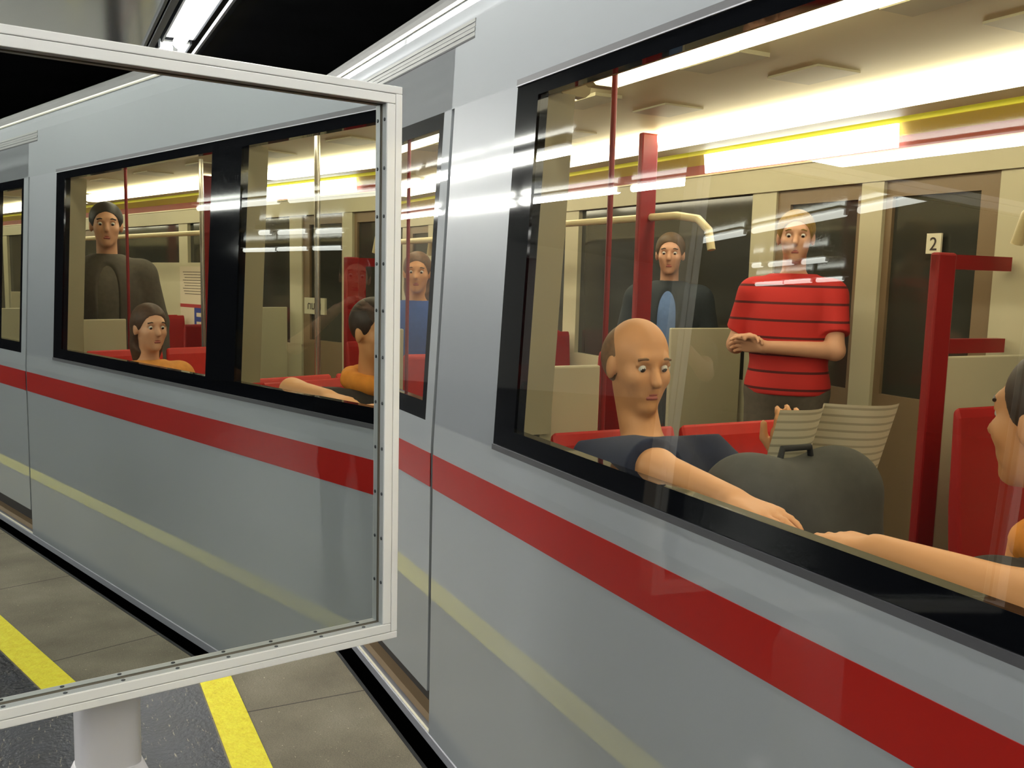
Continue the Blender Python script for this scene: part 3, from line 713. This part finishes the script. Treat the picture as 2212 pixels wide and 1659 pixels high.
    if hair:
        hm = mat('hair', hair, .55, noise=.25, nscale=60)
        hp_ = [ell(hp(-.02, 0, .04), E3(.101, .087, .094), HR, .02)]
        face = [ell(hp(.125, 0, -.02), E3(.105, .105, .10), HR), cap(hp(.03, -.12, -.075), hp(.03, .12, -.075), .055 * s)]
        pl = []
        if hairstyle == 'short': pl = [(hp(0, 0, -.045), -hu), ]
        if hairstyle == 'thin': hp_ = [ell(hp(-.03, 0, .02), E3(.09, .085, .09), HR, .02)]; face = [ell(hp(.08, 0, .06), E3(.11, .08, .10), HR), ell(hp(.125, 0, -.02), E3(.12, .12, .12), HR)]; pl = [(hp(0, 0, -.05), -hu)]
        if hairstyle == 'long':
            hp_ += [ell(hp(-.05, 0, -.06), E3(.062, .085, .13), HR, .04), cap(hp(-.06, -.03, -.1), hp(-.07, -.03, -.22), .045 * s, .03 * s, .03), cap(hp(-.06, .03, -.1), hp(-.07, .03, -.22), .045 * s, .03 * s, .03)]
        mesh_np('hair', *implicit(hp_, .007, 0, face, pl), hm, root)
        bw = MB()
        for sg in (1, -1): bw.tube([hp(.086, .015 * sg, .031), hp(.09, .03 * sg, .035), hp(.08, .047 * sg, .03)], .0035 * s, 8)
        bw.build('eyebrows', hm, root)
    def garment(name, m, g, sl, hem, collar=.02, opening=None):
        pr = [dict(p) for p in torso]
        for i, nm in ((0, 'L'), (2, 'R')):
            a, e_, w = j['S' + nm], j['E' + nm], j['W' + nm]
            if sl <= 1:
                c_ = a + (e_ - a) * sl * 1.0; pr.append(cap(a, e_, .058 * s, .047 * s, .03, clip=(c_, nv(e_ - a))))
            else:
                pr += [cap(a, e_, .058 * s, .045 * s, .03), cap(e_, w, .044 * s, .034 * s, .02, clip=(e_ + (w - e_) * (sl - 1), nv(w - e_)))]
        subs = [cap(Nv - up * .0, Nv + up * .2, .06 * s)] + (opening or [])
        mesh_np(name, *implicit(pr, vox, g, subs, [(Nv + up * collar * s, up), (Pv - up * hem * s, -up)]), m, root)
    if shirt: garment('shirt', shirt, .022, sleeve, .035 if not seated else .02)
    if jacket:
        op = [cap(Cv + fw * .16 * s + up * .2 * s, Pv + fw * .15 * s - up * .2, .055 * s, .06 * s)]
        garment('jacket', jacket, .034, 1.93, .05 if not seated else .06, .035, op)
    if trousers:
        tm = trousers; pr = [dict(torso[0])] + [dict(l) for l in legs]
        for p in pr[1:]:
            p['k'] = .04; p['ra'] += .006; p['rb'] += .008
        pls = [(Pv + up * .10 * s, up)]
        for nm in 'LR': pass
        mesh_np('trousers', *implicit(pr, vox, .012, [], pls), tm, root)
        mesh_np('shoes', *implicit([dict(p) for p in feet], vox, .008), mat('shoe_leather', shoe, .5), root)
    if scarf:
        pr = []; n = 10
        for i in range(n):
            a0, a1 = 2 * PI * i / n, 2 * PI * (i + 1) / n
            q0 = Nv + (fw * math.cos(a0) * .075 + lf * math.sin(a0) * .08 + up * (.035 - .02 * math.cos(a0))) * s; q1 = Nv + (fw * math.cos(a1) * .075 + lf * math.sin(a1) * .08 + up * (.035 - .02 * math.cos(a1))) * s
            pr.append(cap(q0, q1, .036 * s, None, .015))
        pr.append(cap(Nv + fw * .09 * s, Cv + fw * .14 * s, .04 * s, .035 * s, .02))
        mesh_np('scarf', *implicit(pr, .008), scarf, root)
    return root

def fab(name, c): return mat(name, c, .85, noise=.1, nscale=40)
red_polo = striped('red_striped_polo', (196, 42, 38), (88, 20, 22), .085, .012)
jeans = fab('grey_trousers', (96, 88, 78)); darktr = fab('dark_trousers', (40, 42, 50)); navy = fab('navy_shirt', (34, 42, 68))
# standing man in red by the far door, facing the window
ya = math.atan2(3.35, -3.5)
person('standing blond man in red polo shirt with dark stripes, forearms folded in front', (3.52, -3.36), ya, 1.90,
       J=dict(EL=(3.30, -3.33 - .12, 1.22), WL=(3.42, -3.10, 1.235), FL=(3.55, -3.03, 1.25), ER=(3.76, -3.22, 1.22), WR=(3.56, -3.06, 1.26), FR=(3.44, -3.09, 1.28)),
       shirt=red_polo, sleeve=.72, trousers=jeans, skin='skin', hair=(150, 120, 52), hairstyle='short', vox=.007, build=1.08, palms=dict(L=(.5, -.5, -.3), R=(-.3, -.7, -.4)))
person('standing passenger in open dark jacket over light blue shirt, behind the red post', (4.58, -3.38), math.atan2(3.3, -4.0), 1.82,
       shirt=fab('light_blue_shirt', (104, 134, 186)), sleeve=.9, jacket=fab('dark_jacket', (44, 52, 58)), trousers=darktr, hair=(92, 70, 44), vox=.009)
person('standing woman in blue top behind the door window beside the mirror frame', (4.95, -1.9), 2.7, 1.66,
       shirt=fab('blue_top', (58, 92, 170)), sleeve=.5, trousers=darktr, hair=(110, 78, 46), hairstyle='long', skin='skintan', vox=.009)
# seated man in navy with his forearm along the window sill
person('seated man in navy shirt, thinning hair, bare forearm resting on the window sill', (1.93, -1.43, 0), PI, 1.84, seated=True,
       J=dict(Hd=(2.06, -1.43, 1.315), N=(2.03, -1.44, 1.10), SR=(2.00, -1.29, 1.07), SL=(2.02, -1.62, 1.06), ER=(1.66, -1.215, 1.125), WR=(1.385, -1.20, 1.118), FR=(1.30, -1.205, 1.112), EL=(1.84, -1.75, .90), WL=(1.74, -1.66, 1.10), FL=(1.70, -1.64, 1.17)),
       shirt=navy, sleeve=.97, trousers=darktr, skin='skintan', hair=(120, 86, 52), hairstyle='thin', vox=.0065, headpitch=.1, headyaw=-.1, curl=(.7, .2), palms=dict(R=(0, 0, -1), L=(-.6, .4, .2)))
person('seated dark-haired passenger in black top and orange scarf, arm resting on the sill', (.88, -1.50, 0), 0, 1.80, seated=True,
       J=dict(Hd=(.93, -1.48, 1.33), N=(.87, -1.50, 1.11), SL=(.90, -1.32, 1.05), EL=(.76, -1.22, 1.115), WL=(1.03, -1.20, 1.118), FL=(1.12, -1.205, 1.113)),
       shirt=fab('black_top', (38, 32, 30)), sleeve=.9, scarf=fab('orange_scarf', (222, 140, 46)), trousers=darktr, skin='skintan', hair=(52, 36, 28), hairstyle='short', vox=.007, curl=(.2, .5), palms=dict(L=(0, 0, -1)))
# passengers seen in the mirror
person('seated brown-haired woman in orange top, in profile in the mirror', (-1.02, -1.45, 0), 0, 1.78, seated=True, shirt=fab('orange_top', (222, 150, 70)), sleeve=.5, trousers=darktr,
       skin='skin', hair=(74, 50, 34), hairstyle='long', vox=.008)
person('standing dark-haired passenger in grey-brown jacket, reflected at the left of the mirror', (-1.97, -1.60, 0), .35, 1.95, shirt=fab('grey_shirt', (110, 104, 92)), sleeve=.9,
       jacket=fab('grey_brown_jacket', (86, 80, 70)), trousers=darktr, hair=(40, 34, 30), vox=.009)

# the photographer, seen only as a double reflection near the right edge of the mirror
person('dark-haired photographer raising a small camera, faintly reflected at the right side of the mirror', (-.50, .16), -.52, 1.78,
       J=dict(Hd=(-.43, .06, 1.655), EL=(-.20, .26, 1.28), WL=(-.27, .075, 1.475), FL=(-.29, .02, 1.53), ER=(-.52, -.22, 1.26), WR=(-.36, -.085, 1.475), FR=(-.335, -.03, 1.53)),
       shirt=fab('dark_shirt', (40, 38, 42)), sleeve=.6, trousers=darktr, hair=(38, 30, 26), vox=.0075, curl=(.9, .9), palms=dict(L=(0, -1, .2), R=(0, 1, .2)))
ca = empty('compact_camera', (-.30, -.005, 1.51), 'small black compact camera held up by the photographer', 'camera'); ca.rotation_euler = (0, 0, -.47)
MB().box(-.014, .014, -.05, .05, -.03, .03).build('camera_body', M['rubber'], ca, bevel=.006)
MB().tube([(.014, -.01, 0), (.03, -.01, 0), (.034, -.01, 0)], [.022, .02, .016], 20).build('lens', M['screw'], ca)
MB().box(-.0155, -.0135, -.04, .03, -.022, .022).build('display', M['fglass'], ca)

# bag on the lap and the newspaper
bg = empty('backpack', (1.53, -1.50, .74), 'dark grey backpack on the lap of the man in navy', 'bag')
def bagmesh(sx, sy, sz, c):
    prs = [cap((c[0], c[1] - sy, c[2] - sz), (c[0], c[1] + sy, c[2] - sz), sx, None, .05), cap((c[0], c[1] - sy, c[2] + sz), (c[0], c[1] + sy, c[2] + sz), sx * .85, None, .05), cap((c[0], c[1] - sy, c[2]), (c[0], c[1] + sy, c[2]), sx * 1.05, None, .05),
           cap((c[0], c[1] - sy, c[2] - sz), (c[0], c[1] - sy, c[2] + sz), sx, None, .05), cap((c[0], c[1] + sy, c[2] - sz), (c[0], c[1] + sy, c[2] + sz), sx, None, .05)]
    prs.append(ell(c, (sx * 1.25, sy * 1.25, sz * 1.3), None, .06)); return implicit(prs, .009)
bagm = fab('dark_grey_canvas', (66, 66, 62))
mesh_np('bag_body', *bagmesh(.10, .13, .13, (0, 0, .2)), bagm, bg)
mesh_np('front_pocket', *bagmesh(.045, .09, .05, (-.09, 0, .12)), bagm, bg)
q = MB(); q.tube([(0, -.05, .40), (0, -.04, .44), (0, .04, .44), (0, .05, .40)], .008, 8); q.build('carry_loop', M['rubber'], bg)
nw = empty('newspaper', (1.78, -1.74, 1.12), 'pale open newspaper held in front of the man in navy', 'newspaper')
def sheet(sg):
    q = MB(); n = 8; vs = []
    for i in range(n + 1):
        t = i / n; vs += [(-.02 - .05 * math.sin(t * PI) - .06 * t, sg * .20 * t, -.10), (-.09 - .05 * math.sin(t * PI) - .06 * t, sg * .20 * t, .13)]
    q.add(vs, [(2 * i, 2 * i + 2, 2 * i + 3, 2 * i + 1) for i in range(n)], True); return q
pm = striped('newsprint', (214, 206, 180), (176, 168, 146), .02, .006)
for sg in (1, -1): sheet(sg).build('page', pm, nw)

# ------------------------------------------------------------------ camera, world, view
cy_, sy_ = math.cos(yaw), math.sin(yaw); cpi, spi = math.cos(pitch), math.sin(pitch)
fwd = Vector((cy_ * cpi, sy_ * cpi, -spi)); r0 = Vector((sy_, -cy_, 0)); d0 = fwd.cross(r0)
rgt = r0 * math.cos(roll) + d0 * math.sin(roll); dwn = d0 * math.cos(roll) - r0 * math.sin(roll)
cam = bpy.data.cameras.new('camera'); co = bpy.data.objects.new('camera', cam); COL.objects.link(co)
mw = Matrix((rgt, -dwn, -fwd)).transposed().to_4x4(); mw.translation = CAM
co.matrix_world = mw; cam.sensor_width = 36; cam.lens = f_px / 2212 * 36; cam.clip_start = .03
SC.camera = co
w = bpy.data.worlds.new('world'); SC.world = w; w.use_nodes = True
w.node_tree.nodes['Background'].inputs[0].default_value = (.6, .63, .65, 1); w.node_tree.nodes['Background'].inputs[1].default_value = .15
SC.view_settings.view_transform = 'Standard'; SC.view_settings.look = 'None'; SC.view_settings.exposure = 0.32
SC.cycles.adaptive_threshold = .06; SC.cycles.use_adaptive_sampling = True; SC.cycles.adaptive_min_samples = 16; SC.cycles.max_bounces = 5; SC.cycles.diffuse_bounces = 2; SC.cycles.glossy_bounces = 4; SC.cycles.transparent_max_bounces = 8; SC.cycles.caustics_reflective = False; SC.cycles.caustics_refractive = False
SC.cycles.sample_clamp_indirect = 4
